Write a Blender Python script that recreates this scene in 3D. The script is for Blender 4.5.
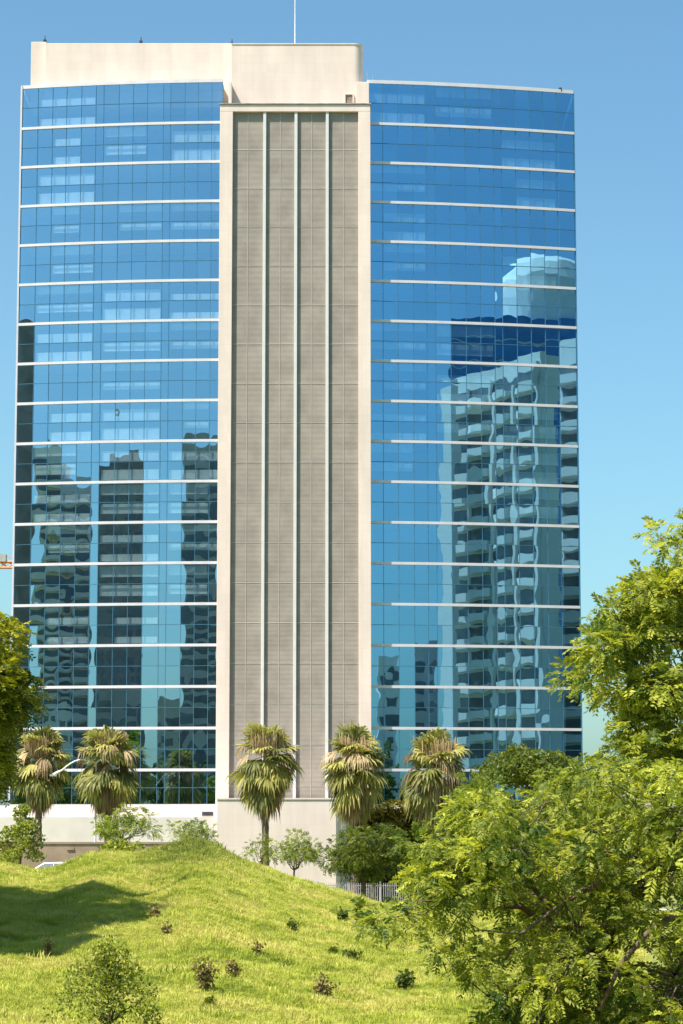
import bpy, bmesh, math, random
import numpy as np
from mathutils import Vector, Matrix
for o in list(bpy.data.objects): bpy.data.objects.remove(o)
SC = bpy.context.scene; COL = SC.collection
rnd = random.Random(7); rng = np.random.default_rng(11)

# ------------------------------------------------------------------ camera, sky, sun, exposure
F = 2420.0; CX, CY = 341.5, 512.0; TH = math.radians(7.49)
ct, st = math.cos(TH), math.sin(TH)
cam = bpy.data.objects.new('camera', bpy.data.cameras.new('camera')); COL.objects.link(cam)
cam.location = (0, 0, 0); cam.rotation_euler = (math.pi/2 + TH, 0, 0)
cam.data.sensor_fit = 'VERTICAL'; cam.data.sensor_height = 36; cam.data.lens = 36*F/1024
cam.data.clip_start = 0.5; cam.data.clip_end = 12000
SC.camera = cam
L = Vector((0.50, 0.37, -1.0)).normalized()            # direction the sunlight travels
SUN_EL = math.asin(-L.z); SUN_AZ = math.atan2(-L.x, -L.y)
w = bpy.data.worlds.new('World'); SC.world = w; w.use_nodes = True
nt = w.node_tree; bg = nt.nodes['Background']; sky = nt.nodes.new('ShaderNodeTexSky')
sky.sky_type = 'NISHITA'; sky.sun_disc = False; sky.sun_elevation = SUN_EL; sky.sun_rotation = SUN_AZ
sky.air_density = 1.0; sky.dust_density = 1.5; sky.ozone_density = 1.6; sky.altitude = 0
tn = nt.nodes.new('ShaderNodeVectorMath'); tn.operation = 'MULTIPLY'; tn.inputs[1].default_value = (0.66, 0.935, 0.955)
nt.links.new(sky.outputs[0], tn.inputs[0]); nt.links.new(tn.outputs[0], bg.inputs[0]); bg.inputs[1].default_value = 0.094
sl = bpy.data.lights.new('sun', 'SUN'); sl.energy = 4.6; sl.angle = math.radians(0.5); sl.color = (1.0, 0.90, 0.80)
so = bpy.data.objects.new('sun', sl); COL.objects.link(so); so.rotation_euler = L.to_track_quat('-Z', 'Y').to_euler()
SC.view_settings.view_transform = 'Standard'; SC.view_settings.look = 'None'
SC.view_settings.exposure = 1.0; SC.view_settings.gamma = 1.0; SC.view_settings.use_curve_mapping = False
SC.render.engine = 'CYCLES'
SC.cycles.max_bounces = 8; SC.cycles.transparent_max_bounces = 12; SC.cycles.diffuse_bounces = 3

# ------------------------------------------------------------------ measuring helpers
def at(px, py, Y):
    a = (px-CX)/F; t = (CY-py)/F
    d = (a, ct - t*st, st + t*ct)
    s = Y/d[1]
    return Vector((a*s, Y, d[2]*s))
def XX(px, py, Y): return at(px, py, Y).x
def ZZ(py, Y): return at(CX, py, Y).z
AXC, AR, AY0 = -8.0, 130.0, 240.0                      # the facade arc in plan
def arcY(x): return AY0 + AR - math.sqrt(AR*AR-(x-AXC)**2)
def refl(px, py, D):                                   # point seen mirrored in the facade, D metres off it
    Y = 241
    for _ in range(20):
        p = at(px, py, Y); Y = arcY(p.x)
    n = Vector(((p.x-AXC)/AR, -math.sqrt(1-((p.x-AXC)/AR)**2), 0))
    d = p.normalized(); r = d - 2*d.dot(n)*n; r /= math.hypot(r.x, r.y)
    return p + r*D

# ------------------------------------------------------------------ materials
MATS = {}
def nodes(name):
    m = bpy.data.materials.new(name); m.use_nodes = True; MATS[name] = m
    t = m.node_tree; b = t.nodes['Principled BSDF']
    return m, t, b
def mat(name, c, rough=0.7, var=0.12, scale=1.5, c2=None, metal=0.0, spec=0.3, bump=0.0, detail=5):
    m, t, b = nodes(name)
    tc = t.nodes.new('ShaderNodeTexCoord'); nz = t.nodes.new('ShaderNodeTexNoise')
    nz.inputs['Scale'].default_value = scale; nz.inputs['Detail'].default_value = detail
    t.links.new(tc.outputs['Object'], nz.inputs['Vector'])
    mx = t.nodes.new('ShaderNodeMix'); mx.data_type = 'RGBA'
    c2 = c2 or tuple(v*(1-2*var) for v in c)
    mx.inputs[6].default_value = (*c, 1); mx.inputs[7].default_value = (*c2, 1)
    mr = t.nodes.new('ShaderNodeMapRange'); mr.inputs[1].default_value = 0.35; mr.inputs[2].default_value = 0.68
    t.links.new(nz.outputs[0], mr.inputs[0]); t.links.new(mr.outputs[0], mx.inputs[0])
    t.links.new(mx.outputs[2], b.inputs['Base Color'])
    b.inputs['Roughness'].default_value = rough; b.inputs['Metallic'].default_value = metal
    b.inputs['Specular IOR Level'].default_value = spec
    if bump:
        bp = t.nodes.new('ShaderNodeBump'); bp.inputs['Strength'].default_value = bump; bp.inputs['Distance'].default_value = 0.05
        t.links.new(nz.outputs[0], bp.inputs['Height']); t.links.new(bp.outputs[0], b.inputs['Normal'])
    return m
def stone_mat(name, c, c2, bw, bh, mortar, msize=0.012):
    m, t, b = nodes(name)
    tc = t.nodes.new('ShaderNodeTexCoord'); sp = t.nodes.new('ShaderNodeSeparateXYZ'); cb = t.nodes.new('ShaderNodeCombineXYZ')
    ad = t.nodes.new('ShaderNodeMath'); ad.operation = 'ADD'
    t.links.new(tc.outputs['Object'], sp.inputs[0])
    t.links.new(sp.outputs[0], ad.inputs[0]); t.links.new(sp.outputs[1], ad.inputs[1])
    t.links.new(ad.outputs[0], cb.inputs[0]); t.links.new(sp.outputs[2], cb.inputs[1])
    br = t.nodes.new('ShaderNodeTexBrick'); br.offset = 0.0
    br.inputs['Color1'].default_value = (*c, 1); br.inputs['Color2'].default_value = (*c2, 1); br.inputs['Mortar'].default_value = (*mortar, 1)
    br.inputs['Scale'].default_value = 1; br.inputs['Mortar Size'].default_value = msize; br.inputs['Mortar Smooth'].default_value = 0.3
    br.inputs['Brick Width'].default_value = bw; br.inputs['Row Height'].default_value = bh
    t.links.new(cb.outputs[0], br.inputs['Vector'])
    mp = t.nodes.new('ShaderNodeMapping'); mp.inputs['Scale'].default_value = (1, 1, 0.18)
    t.links.new(tc.outputs['Object'], mp.inputs[0])
    nz = t.nodes.new('ShaderNodeTexNoise'); nz.inputs['Scale'].default_value = 0.7; nz.inputs['Detail'].default_value = 6
    t.links.new(mp.outputs[0], nz.inputs['Vector'])
    mr = t.nodes.new('ShaderNodeMapRange'); mr.inputs[1].default_value = 0.3; mr.inputs[2].default_value = 0.75
    mr.inputs[3].default_value = 1.04; mr.inputs[4].default_value = 0.86
    t.links.new(nz.outputs[0], mr.inputs[0])
    vm = t.nodes.new('ShaderNodeVectorMath'); vm.operation = 'SCALE'
    t.links.new(br.outputs[0], vm.inputs[0]); t.links.new(mr.outputs[0], vm.inputs['Scale'])
    t.links.new(vm.outputs[0], b.inputs['Base Color']); b.inputs['Roughness'].default_value = 0.75
    return m
def leaf_mat(name, ca, cb_, trans=0.45, tint=(1.15, 1.1, 0.5)):
    m = bpy.data.materials.new(name); m.use_nodes = True; t = m.node_tree; t.nodes.clear(); MATS[name] = m
    out = t.nodes.new('ShaderNodeOutputMaterial'); at_ = t.nodes.new('ShaderNodeAttribute'); at_.attribute_name = 'v'
    mx = t.nodes.new('ShaderNodeMix'); mx.data_type = 'RGBA'
    mx.inputs[6].default_value = (*ca, 1); mx.inputs[7].default_value = (*cb_, 1)
    t.links.new(at_.outputs['Fac'], mx.inputs[0])
    p = t.nodes.new('ShaderNodeBsdfPrincipled'); p.inputs['Roughness'].default_value = 0.5; p.inputs['Specular IOR Level'].default_value = 0.25
    t.links.new(mx.outputs[2], p.inputs['Base Color'])
    tr = t.nodes.new('ShaderNodeBsdfTranslucent'); vm = t.nodes.new('ShaderNodeVectorMath'); vm.operation = 'MULTIPLY'
    vm.inputs[1].default_value = tint; t.links.new(mx.outputs[2], vm.inputs[0]); t.links.new(vm.outputs[0], tr.inputs[0])
    ms = t.nodes.new('ShaderNodeMixShader'); ms.inputs[0].default_value = trans
    t.links.new(p.outputs[0], ms.inputs[1]); t.links.new(tr.outputs[0], ms.inputs[2]); t.links.new(ms.outputs[0], out.inputs[0])
    return m
def glass_mat(name, gl, trn, fac):
    m = bpy.data.materials.new(name); m.use_nodes = True; t = m.node_tree; t.nodes.clear(); MATS[name] = m
    out = t.nodes.new('ShaderNodeOutputMaterial')
    at_ = t.nodes.new('ShaderNodeAttribute'); at_.attribute_name = 'v'
    mx = t.nodes.new('ShaderNodeMix'); mx.data_type = 'RGBA'
    mx.inputs[6].default_value = (*[v*0.95 for v in gl], 1); mx.inputs[7].default_value = (*[min(1, v*1.04) for v in gl], 1)
    t.links.new(at_.outputs['Fac'], mx.inputs[0])
    g = t.nodes.new('ShaderNodeBsdfGlossy'); g.inputs['Roughness'].default_value = 0.004
    t.links.new(mx.outputs[2], g.inputs['Color'])
    tr = t.nodes.new('ShaderNodeBsdfTransparent'); tr.inputs[0].default_value = (*trn, 1)
    ms = t.nodes.new('ShaderNodeMixShader'); ms.inputs[0].default_value = fac
    t.links.new(tr.outputs[0], ms.inputs[1]); t.links.new(g.outputs[0], ms.inputs[2]); t.links.new(ms.outputs[0], out.inputs[0])
    return m

M_stone = stone_mat('cream_stone', (0.715, 0.61, 0.54), (0.69, 0.585, 0.515), 1.35, 0.9, (0.60, 0.53, 0.44))
M_plinth = stone_mat('white_stone', (0.74, 0.65, 0.60), (0.71, 0.62, 0.57), 1.8, 1.0, (0.62, 0.58, 0.53))
M_podium = mat('podium_render', (0.70, 0.66, 0.62), 0.8, 0.06, 0.6)
M_band = mat('white_panel', (0.62, 0.61, 0.65), 0.4, 0.05, 0.8)
M_slab = mat('ceiling_slab', (0.42, 0.43, 0.44), 0.8, 0.1, 1.0)
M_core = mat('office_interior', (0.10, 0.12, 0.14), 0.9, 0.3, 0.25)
M_mull = mat('anodised_mullion', (0.07, 0.20, 0.31), 0.35, 0.1, 1.0, metal=0.3)
M_blind = mat('roller_blind', (0.86, 0.87, 0.87), 0.8, 0.08, 1.2)
M_glass = glass_mat('blue_mirror_glass', (0.43, 0.70, 0.88), (0.80, 0.93, 0.97), 0.60)
M_glassR = glass_mat('mirror_glass_dark_sky_tint', (0.26, 0.57, 0.82), (0.66, 0.87, 0.95), 0.68)  # same glass as the left wing, darker mirrored sky painted into its tint
M_louv = mat('louvre_metal', (0.35, 0.31, 0.262), 0.6, 0.10, 0.6)
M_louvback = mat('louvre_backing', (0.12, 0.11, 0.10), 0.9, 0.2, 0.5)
M_grid = mat('louvre_rail', (0.46, 0.43, 0.38), 0.5, 0.05, 1.0)
M_fin = mat('aluminium_fin', (0.62, 0.63, 0.62), 0.4, 0.04, 1.0)
M_dark = mat('dark_metal', (0.04, 0.042, 0.045), 0.5, 0.2, 3)
M_white = mat('white_paint', (0.8, 0.8, 0.79), 0.45, 0.05, 2)
M_conc = mat('concrete', (0.62, 0.60, 0.57), 0.85, 0.12, 0.3)
M_twhite = mat('tower_white_render', (0.84, 0.82, 0.78), 0.7, 0.05, 0.2)
M_gray = mat('grey_cladding', (0.45, 0.45, 0.44), 0.7, 0.15, 0.2)
M_dgray = mat('dark_cladding', (0.34, 0.32, 0.31), 0.6, 0.2, 0.2)
M_brown = mat('brown_render', (0.33, 0.25, 0.185), 0.85, 0.15, 0.8)
M_orange = mat('orange_paint', (0.75, 0.27, 0.07), 0.5, 0.1, 2)
M_wood = mat('bark', (0.17, 0.125, 0.085), 0.9, 0.25, 6, bump=0.6)
M_palmwood = mat('palm_bark', (0.24, 0.18, 0.13), 0.95, 0.3, 7, bump=0.8)
M_winglass = mat('tower_window_glass', (0.19, 0.21, 0.22), 0.08, 0.2, 0.5, spec=0.8)
M_blueglass = mat('tower_blue_glass', (0.09, 0.24, 0.42), 0.06, 0.15, 0.3, metal=0.55, spec=0.8)
M_asph = mat('asphalt', (0.055, 0.055, 0.057), 0.9, 0.2, 3)
M_carw = mat('car_paint', (0.78, 0.79, 0.80), 0.25, 0.02, 1, spec=0.6)
M_tyre = mat('tyre_rubber', (0.02, 0.02, 0.02), 0.85, 0.2, 5)
M_roof = mat('roof_sheet', (0.55, 0.55, 0.54), 0.7, 0.15, 0.3)

LF_big = leaf_mat('leaf_yellow_green', (0.06, 0.115, 0.022), (0.54, 0.58, 0.09), 0.5)
LF_tall = leaf_mat('leaf_lime', (0.09, 0.16, 0.03), (0.60, 0.62, 0.09), 0.5)
LF_left = leaf_mat('leaf_olive', (0.045, 0.08, 0.014), (0.50, 0.50, 0.03), 0.38)
LF_dark = leaf_mat('leaf_dark', (0.05, 0.085, 0.018), (0.22, 0.27, 0.04), 0.4)
LF_mid = leaf_mat('leaf_mid', (0.10, 0.155, 0.025), (0.36, 0.42, 0.06), 0.45)
LF_hedge = leaf_mat('leaf_hedge', (0.05, 0.06, 0.015), (0.30, 0.25, 0.04), 0.35)
LF_palm = leaf_mat('palm_green', (0.10, 0.125, 0.03), (0.56, 0.52, 0.16), 0.4, (1.1, 1.1, 0.7))
LF_dead = leaf_mat('palm_dead', (0.22, 0.155, 0.075), (0.62, 0.48, 0.27), 0.3, (1, 0.9, 0.8))
LF_dry = leaf_mat('dry_leaf', (0.11, 0.10, 0.035), (0.40, 0.32, 0.12), 0.3, (1, 0.9, 0.7))
LF_shrub = leaf_mat('leaf_shrub', (0.09, 0.14, 0.025), (0.46, 0.50, 0.09), 0.45)

# ------------------------------------------------------------------ object helpers
def tag(o, label=None, cat=None, group=None, kind=None):
    if label: o['label'] = label
    if cat: o['category'] = cat
    if group: o['group'] = group
    if kind: o['kind'] = kind
    return o
def empty(name, loc, label, cat, group=None, rz=0):
    o = bpy.data.objects.new(name, None); COL.objects.link(o); o.location = loc; o.rotation_euler = (0, 0, rz)
    o.empty_display_size = 0.2
    return tag(o, label, cat, group)
def link(name, me, m, parent=None, smooth=False):
    o = bpy.data.objects.new(name, me); COL.objects.link(o)
    if m: me.materials.append(m)
    if parent:
        o.parent = parent
    if smooth:
        me.shade_smooth()
    return o
class MB:
    def __init__(s, org=(0, 0, 0)): s.v = []; s.f = []; s.o = Vector(org)
    def add(s, vs, fs):
        n = len(s.v); s.v += [tuple(Vector(p)-s.o) for p in vs]; s.f += [tuple(i+n for i in f) for f in fs]
    def box(s, x0, x1, y0, y1, z0, z1):
        s.add([(x0,y0,z0),(x1,y0,z0),(x1,y1,z0),(x0,y1,z0),(x0,y0,z1),(x1,y0,z1),(x1,y1,z1),(x0,y1,z1)],
              [(0,3,2,1),(4,5,6,7),(0,1,5,4),(1,2,6,5),(2,3,7,6),(3,0,4,7)])
    def hexa(s, P): s.add(P, [(0,3,2,1),(4,5,6,7),(0,1,5,4),(1,2,6,5),(2,3,7,6),(3,0,4,7)])
    def prism(s, pts, z0, z1):
        n = len(pts); s.add([(p[0], p[1], z0) for p in pts]+[(p[0], p[1], z1) for p in pts],
            [tuple(range(n))[::-1], tuple(range(n, 2*n))]+[(i, (i+1) % n, n+(i+1) % n, n+i) for i in range(n)])
    def tube(s, pts, rad, n=7):
        pts = [Vector(p) for p in pts]; vs = []; fs = []
        if not hasattr(rad, '__len__'): rad = [rad]*len(pts)
        for i, p in enumerate(pts):
            d = (pts[min(i+1, len(pts)-1)]-pts[max(i-1, 0)]).normalized()
            a = d.cross(Vector((0.13, 0.97, 0.2))).normalized(); b = d.cross(a)
            for k in range(n):
                q = 2*math.pi*k/n; vs.append(p+(a*math.cos(q)+b*math.sin(q))*rad[i])
        for i in range(len(pts)-1):
            for k in range(n): fs.append((i*n+k, i*n+(k+1) % n, (i+1)*n+(k+1) % n, (i+1)*n+k))
        fs.append(tuple(range(n))[::-1]); fs.append(tuple((len(pts)-1)*n+k for k in range(n)))
        s.add(vs, fs)
    def build(s, name, m, parent=None, smooth=False):
        me = bpy.data.meshes.new(name); me.from_pydata(s.v, [], s.f); me.update()
        return link(name, me, m, parent, smooth)
def quads(name, V, m, parent=None, val=None, nv=4):
    V = np.asarray(V, dtype=np.float32).reshape(-1, 3); n = len(V)//nv
    me = bpy.data.meshes.new(name); me.vertices.add(len(V)); me.vertices.foreach_set('co', V.ravel())
    me.loops.add(n*nv); me.loops.foreach_set('vertex_index', np.arange(n*nv, dtype=np.int32))
    me.polygons.add(n); me.polygons.foreach_set('loop_start', np.arange(0, n*nv, nv, dtype=np.int32))
    me.update(calc_edges=True)
    a = me.attributes.new('v', 'FLOAT', 'FACE')
    if val is None: val = rng.random(n)
    a.data.foreach_set('value', np.clip(val, 0, 1).astype(np.float32))
    return link(name, me, m, parent)
def smoothstep(a, b, x):
    t = np.clip((np.asarray(x, float)-a)/(b-a), 0, 1); return t*t*(3-2*t)

# ------------------------------------------------------------------ terrain
RX = [-400, -60, -30, -16, -12.7, -11.2, -10.3, -9.2, -7.5, -6.4, -5.5, -4.8, -3.8, -1.5, 1.4, 4, 10, 30, 60, 400]
RZ = [-4, -4, -2.5, -1.1, -1.22, -1.52, -1.36, -0.90, -0.85, -0.72, -0.42, -0.55, -1.10, -1.90, -2.75, -2.95, -3.0, -3.2, -5, -5]
NZ = [(2.1, .7, .3, 1.1, .035), (-1.2, 1.5, 2.0, .9, .035), (3.9, -1.9, 4.0, 1.7, .02), (.8, 3.4, 1.0, 2.3, .02), (6.5, 2.9, 5.0, 3.1, .012)]
def hnoise(x, y):
    q = 0
    for (a, b, c, d, e) in NZ: q = q+e*np.sin(a*x+b*y+c+1.5*np.sin(d*y-a*.6*x+c))
    return q+(0.03*np.sin(x*1.3+y*0.21+1)*np.sin(y*0.33+x*0.2)+0.03*np.sin(x*2.3-y*0.5)*np.sin(y*0.9+x*0.7+2)
            + 0.035*np.sin(x*5.1+y*1.7)*np.sin(y*2.9-x*1.1))
def terrain(x, y):
    x = np.asarray(x, float); y = np.asarray(y, float)
    R = np.interp(x*np.where((y > 40) & (y < 130), 90/np.maximum(y, 1), 1), RX, RZ)
    near = -3.45
    t = np.clip((y-34)/(90-34), 0, 1); s = t**1.15
    s = s*(1-0.0)
    z = near+(R-near)*s
    far = -3.9-2.6*smoothstep(-16, -2, x)
    drop = smoothstep(91, 120, y)
    z = z*(1-drop)+far*drop
    z = z+hnoise(x, y)*smoothstep(25, 45, y)*(1-smoothstep(85, 100, y))
    # a low saddle splits the near mound from the taller grassy hummock behind it
    z = z-0.45*np.exp(-((x+5.6-(y-80)*0.06)/1.1)**2-((y-76)/5.5)**2)
    z = z-0.25*np.exp(-((x+11.8)/1.2)**2-((y-84)/5)**2)
    return z
def grid_axis(lo, hi, step, far_lo, far_hi):
    a = list(np.arange(lo, hi+step*0.5, step)); s = step; v = lo
    while v > far_lo: s *= 1.35; v -= s; a.insert(0, v)
    s = step; v = hi
    while v < far_hi: s *= 1.35; v += s; a.append(v)
    return np.array(a)
gx = grid_axis(-34, 34, 0.4, -5000, 5000); gy = grid_axis(30, 122, 0.5, -5000, 8000)
GX, GY = np.meshgrid(gx, gy, indexing='ij'); GZ = terrain(GX, GY)
nx, ny = GX.shape; idx = np.arange(nx*ny).reshape(nx, ny)
Q = np.stack([idx[:-1, :-1], idx[1:, :-1], idx[1:, 1:], idx[:-1, 1:]], -1).reshape(-1, 4)
me = bpy.data.meshes.new('ground'); me.from_pydata(np.stack([GX, GY, GZ], -1).reshape(-1, 3).tolist(), [], Q.tolist()); me.update()
mg, t, b = nodes('ground_soil_grass')
tc = t.nodes.new('ShaderNodeTexCoord'); n1 = t.nodes.new('ShaderNodeTexNoise'); n1.inputs['Scale'].default_value = 0.55; n1.inputs['Detail'].default_value = 8
t.links.new(tc.outputs['Object'], n1.inputs['Vector'])
cr = t.nodes.new('ShaderNodeValToRGB'); t.links.new(n1.outputs[0], cr.inputs[0])
cr.color_ramp.elements[0].position = 0.3; cr.color_ramp.elements[0].color = (0.10, 0.12, 0.02, 1)
cr.color_ramp.elements[1].position = 0.7; cr.color_ramp.elements[1].color = (0.24, 0.26, 0.045, 1)
t.links.new(cr.outputs[0], b.inputs['Base Color']); b.inputs['Roughness'].default_value = 0.95
tag(link('ground', me, mg, None, True), kind='structure')
def tz(x, y): return float(terrain(x, y))

# road along the street behind the mound
rb = MB()
xs = np.linspace(-120, 120, 49)
for i in range(48):
    x0, x1 = xs[i], xs[i+1]; z0, z1 = tz(x0, 186)+0.03, tz(x1, 186)+0.03
    rb.add([(x0, 178, z0), (x1, 178, z1), (x1, 196, z1), (x0, 196, z0)], [(0, 1, 2, 3)])
tag(rb.build('road', M_asph), kind='structure')
kb = MB()
for i in range(48):
    x0, x1 = xs[i], xs[i+1]; z0, z1 = tz(x0, 186), tz(x1, 186)
    kb.hexa([(x0,196,z0-0.1),(x1,196,z1-0.1),(x1,199.5,z1-0.1),(x0,199.5,z0-0.1),(x0,196,z0+0.15),(x1,196,z1+0.15),(x1,199.5,z1+0.15),(x0,199.5,z0+0.15)])
tag(kb.build('pavement', M_conc), kind='structure')

# ------------------------------------------------------------------ the office tower
T = empty('office_tower', (XX(297, 800, 240), 240, -6.5), 'office tower with two curved blue glass wings and a cream stone frame of louvres', 'office building')
TO = tuple(T.location)
def tb(): return MB(TO)
ZB = [5.9+4.113*k for k in range(17)]; Z0 = 2.55; ZT = 76.1
levels = [Z0]+ZB+[ZT]
lx0 = XX(18, 350, 242.2); lx1 = XX(219, 300, 240.2)+0.25
rx0 = XX(369.5, 300, 240.5)-0.2; rx1 = XX(577, 350, 243.6)
wl = np.array([45, 42, 40, 42, 41, 22, 43, 40, 40, 45, 20, 40, 37, 38, 30]); wr = np.array([43, 42, 43, 38, 24, 42, 43, 41, 40, 22, 41, 40, 40, 39, 50])
def edges(a, b, wd): return a+(b-a)*np.concatenate([[0], np.cumsum(wd)/wd.sum()])
EL, ER = edges(lx0, lx1, wl), edges(rx0, rx1, wr)
def nrm(x):
    s = (x-AXC)/AR; return Vector((s, -math.sqrt(1-s*s), 0))
def off(x, d): # point on the arc shifted d metres outwards
    n = nrm(x); return (x+n.x*d, arcY(x)+n.y*d)
def strip_panes(E, z0, z1, amp, tilt, right):
    V = []; vals = []; N = 6
    zs = [z0, z0+(z1-z0)*0.5, z1]
    faces = []; verts = []
    for i in range(len(E)-1):
        bay = rng.normal(0, 0.5)
        for j in range(2):
            x0, x1, a, c = E[i], E[i+1], zs[j], zs[j+1]
            A = Vector((x0, arcY(x0), 0)); B = Vector((x1, arcY(x1), 0)); n = nrm((x0+x1)/2)
            am = amp*(rng.normal(0.0, 1.0)+0.3); tu, tv = rng.normal(0, tilt), rng.normal(0, tilt)*0.7
            ph = rng.random()*6.28; a2 = amp*0.22*rng.normal()
            base = len(verts)
            for q in range(N+1):
                v = 2*q/N-1
                for p in range(N+1):
                    u = 2*p/N-1
                    dsp = am*(1-u*u)*(1-v*v)+a2*math.sin(2.2*u+ph)*math.cos(2.6*v+ph)+tu*u*(x1-x0)/2+tv*v*(c-a)/2
                    P = A.lerp(B, p/N)+n*dsp; P.z = a+(c-a)*q/N
                    verts.append(tuple(P-Vector(TO)))
            val = rng.random()
            for q in range(N):
                for p in range(N):
                    k = base+q*(N+1)+p; faces.append((k, k+1, k+N+2, k+N+1)); vals.append(val)
    return verts, faces, vals
NBL = [0]
def wing(E, right):
    amp = 0.0012 if right else 0.0013; tilt = 0.0011 if right else 0.0020
    for k in range(len(levels)-1):
        z0 = levels[k]+(0.14 if k else 0); z1 = levels[k+1]-0.14
        vs, fs, vals = strip_panes(E, z0, z1, amp, tilt, right)
        me = bpy.data.meshes.new('window_strip'); me.from_pydata(vs, [], fs); me.update()
        a = me.attributes.new('v', 'FLOAT', 'FACE'); a.data.foreach_set('value', np.array(vals, np.float32))
        g = link('window_strip', me, M_glassR if right else M_glass, T, True)
        mm = tb()
        for i, x in enumerate(E):
            n = nrm(x); tt = Vector((-n.y, n.x, 0)); c = Vector((x, arcY(x), 0)); hw = 0.022
            P = [c-tt*hw+n*0.07, c+tt*hw+n*0.07, c+tt*hw-n*0.08, c-tt*hw-n*0.08]
            mm.prism([(p.x, p.y) for p in P], z0, z1)
        zm = (z0+z1)/2
        for i in range(len(E)-1):
            a_, b_ = E[i], E[i+1]
            P = [off(a_, 0.06), off(b_, 0.06), off(b_, -0.06), off(a_, -0.06)]
            mm.prism(P, zm-0.024, zm+0.024)
        mm.build('mullion_grid', M_mull, g)
        # blinds hanging behind some panes
        bays = [(1, 5), (6, 10), (11, 15)] if not right else [(0, 4), (5, 9), (10, 14)]
        for (b0, b1) in bays:
            if k < (4 if not right else 6) or rnd.random() < (0.12 if not right else 0.40): continue
            rows = (0, 1); hf = rnd.uniform(0.35, 0.7); up = rnd.random() < 0.5
            c0 = b0+(rnd.random() < .2); c1 = b1-(rnd.random() < .25)
            for j in rows:
                if NBL[0] >= (64 if not right else 100): continue
                NBL[0] += 1; lo, hi = (z0, zm)[j]+.12, (zm, z1)[j]-.12
                if up: lo = hi-(hi-lo)*hf
                else: hi = lo+(hi-lo)*hf
                bl = tb(); A_ = [off(x, -0.25) for x in np.linspace(E[c0]+.15, E[c1]-.15, 5)]; B_ = [off(x, -0.28) for x in np.linspace(E[c0]+.15, E[c1]-.15, 5)][::-1]
                bl.prism(A_+B_, lo, hi); bl.build('blind', M_blind, g)
    # floor bands with the slab edge behind them
    nE = list(np.linspace(E[0], E[-1], 25))
    for k, z in enumerate(ZB):
        bb = tb()
        outer = [off(x, 0.16) for x in nE]; inner = [off(x, -0.12) for x in nE][::-1]
        for i in range(len(nE)-1):
            a_, b_ = nE[i], nE[i+1]
            P = [off(a_, 0.16), off(b_, 0.16), off(b_, -0.15), off(a_, -0.15)]
            bb.prism(P, z-0.135, z+0.135)
        o = bb.build('floor_band', M_band, T)
        sb = tb()
        for i in range(0, len(nE)-1, 4):
            a_, b_ = nE[i], nE[i+4]
            sb.prism([off(a_, -0.16), off(b_, -0.16), off(b_, -5.0), off(a_, -5.0)], z-0.13, z+0.13)
        sb.build('slab', M_slab, o)
    pr = tb()
    for i in range(len(nE)-1):
        a_, b_ = nE[i], nE[i+1]
        pr.prism([off(a_, 0.10), off(b_, 0.10), off(b_, -0.5), off(a_, -0.5)], ZT-0.14, ZT+0.22)
    pr.build('parapet', M_band, T)
    rf = tb(); rf.prism([off(x, -0.51) for x in nE]+[(nE[-1], 262), (nE[0], 262)], ZT-0.25, ZT-0.05); rf.build('roof', M_conc, T)
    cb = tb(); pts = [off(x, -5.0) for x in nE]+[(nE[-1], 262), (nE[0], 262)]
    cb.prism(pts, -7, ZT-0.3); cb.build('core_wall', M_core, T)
    # the closed end of the wing
    eb = tb(); x = E[-1] if right else E[0]; s = 1 if right else -1
    p0 = off(x, 0.17); y0 = p0[1]
    eb.box(min(x+s*0.02, x+s*0.2), max(x+s*0.02, x+s*0.08), y0, 262, Z0-0.3, ZT+0.2)
    eb.build('end_wall', M_mull if right else M_band, T)
wing(EL, False); wing(ER, True)

# base strips under the glass
for E in (EL, ER):
    bb = tb(); nE = np.linspace(E[0], E[-1], 13)
    for i in range(12): bb.prism([off(nE[i], 0.20), off(nE[i+1], 0.20), off(nE[i+1], -5.2), off(nE[i], -5.2)], -6.8, Z0-0.004)
    bb.build('base_course', M_podium, T)

# the stone frame and louvres
FY = 238.95; PB = 2.2
ZL = ZZ(104.5, FY); ZI = ZZ(111.5, FY)
fx = [XX(217.8, 450, FY), XX(231, 450, FY), XX(358.6, 450, FY), XX(371, 450, FY)]
def bevbox(name, m, parent, dims, bev=0.03):
    mb_ = tb(); mb_.box(*dims); o = mb_.build(name, m, parent)
    md = o.modifiers.new('b', 'BEVEL'); md.width = bev; md.segments = 1
    return o
bevbox('pilaster', M_stone, T, (fx[0], fx[1], FY, 241.6, -6.5, ZI))
bevbox('pilaster', M_stone, T, (fx[2], fx[3], FY, 241.6, -6.5, ZI))
bevbox('lintel', M_stone, T, (fx[0], fx[3], FY+0.002, 241.6, ZI+0.004, ZL))
cap = bevbox('coping', mat('dark_coping', (0.36, 0.33, 0.29), 0.8, 0.2, 2), T, (fx[0]-0.08, fx[3]+0.08, FY-0.10, 241.7, ZL+0.003, ZL+0.13), 0.02)  # coping in a darker tone than the frame stone
LY = FY+0.36
be = [XX(p, 450, LY) for p in (231, 262.2, 264.8, 294, 296.6, 325.8, 328.4, 358.6)]
be[0] = fx[1]; be[-1] = fx[2]
LZ0 = 2.9
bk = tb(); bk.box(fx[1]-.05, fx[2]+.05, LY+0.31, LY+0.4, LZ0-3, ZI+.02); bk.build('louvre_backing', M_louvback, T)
for i in range(3):
    a, c = be[2*i+1], be[2*i+2]
    o = bevbox('fin', M_fin, T, (a-0.02, c+0.02, FY+0.10, LY+0.3, LZ0-2, ZI-0.003), 0.02)
gridz = [ZZ(150, LY)-4.02*k for k in range(18)]
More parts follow.
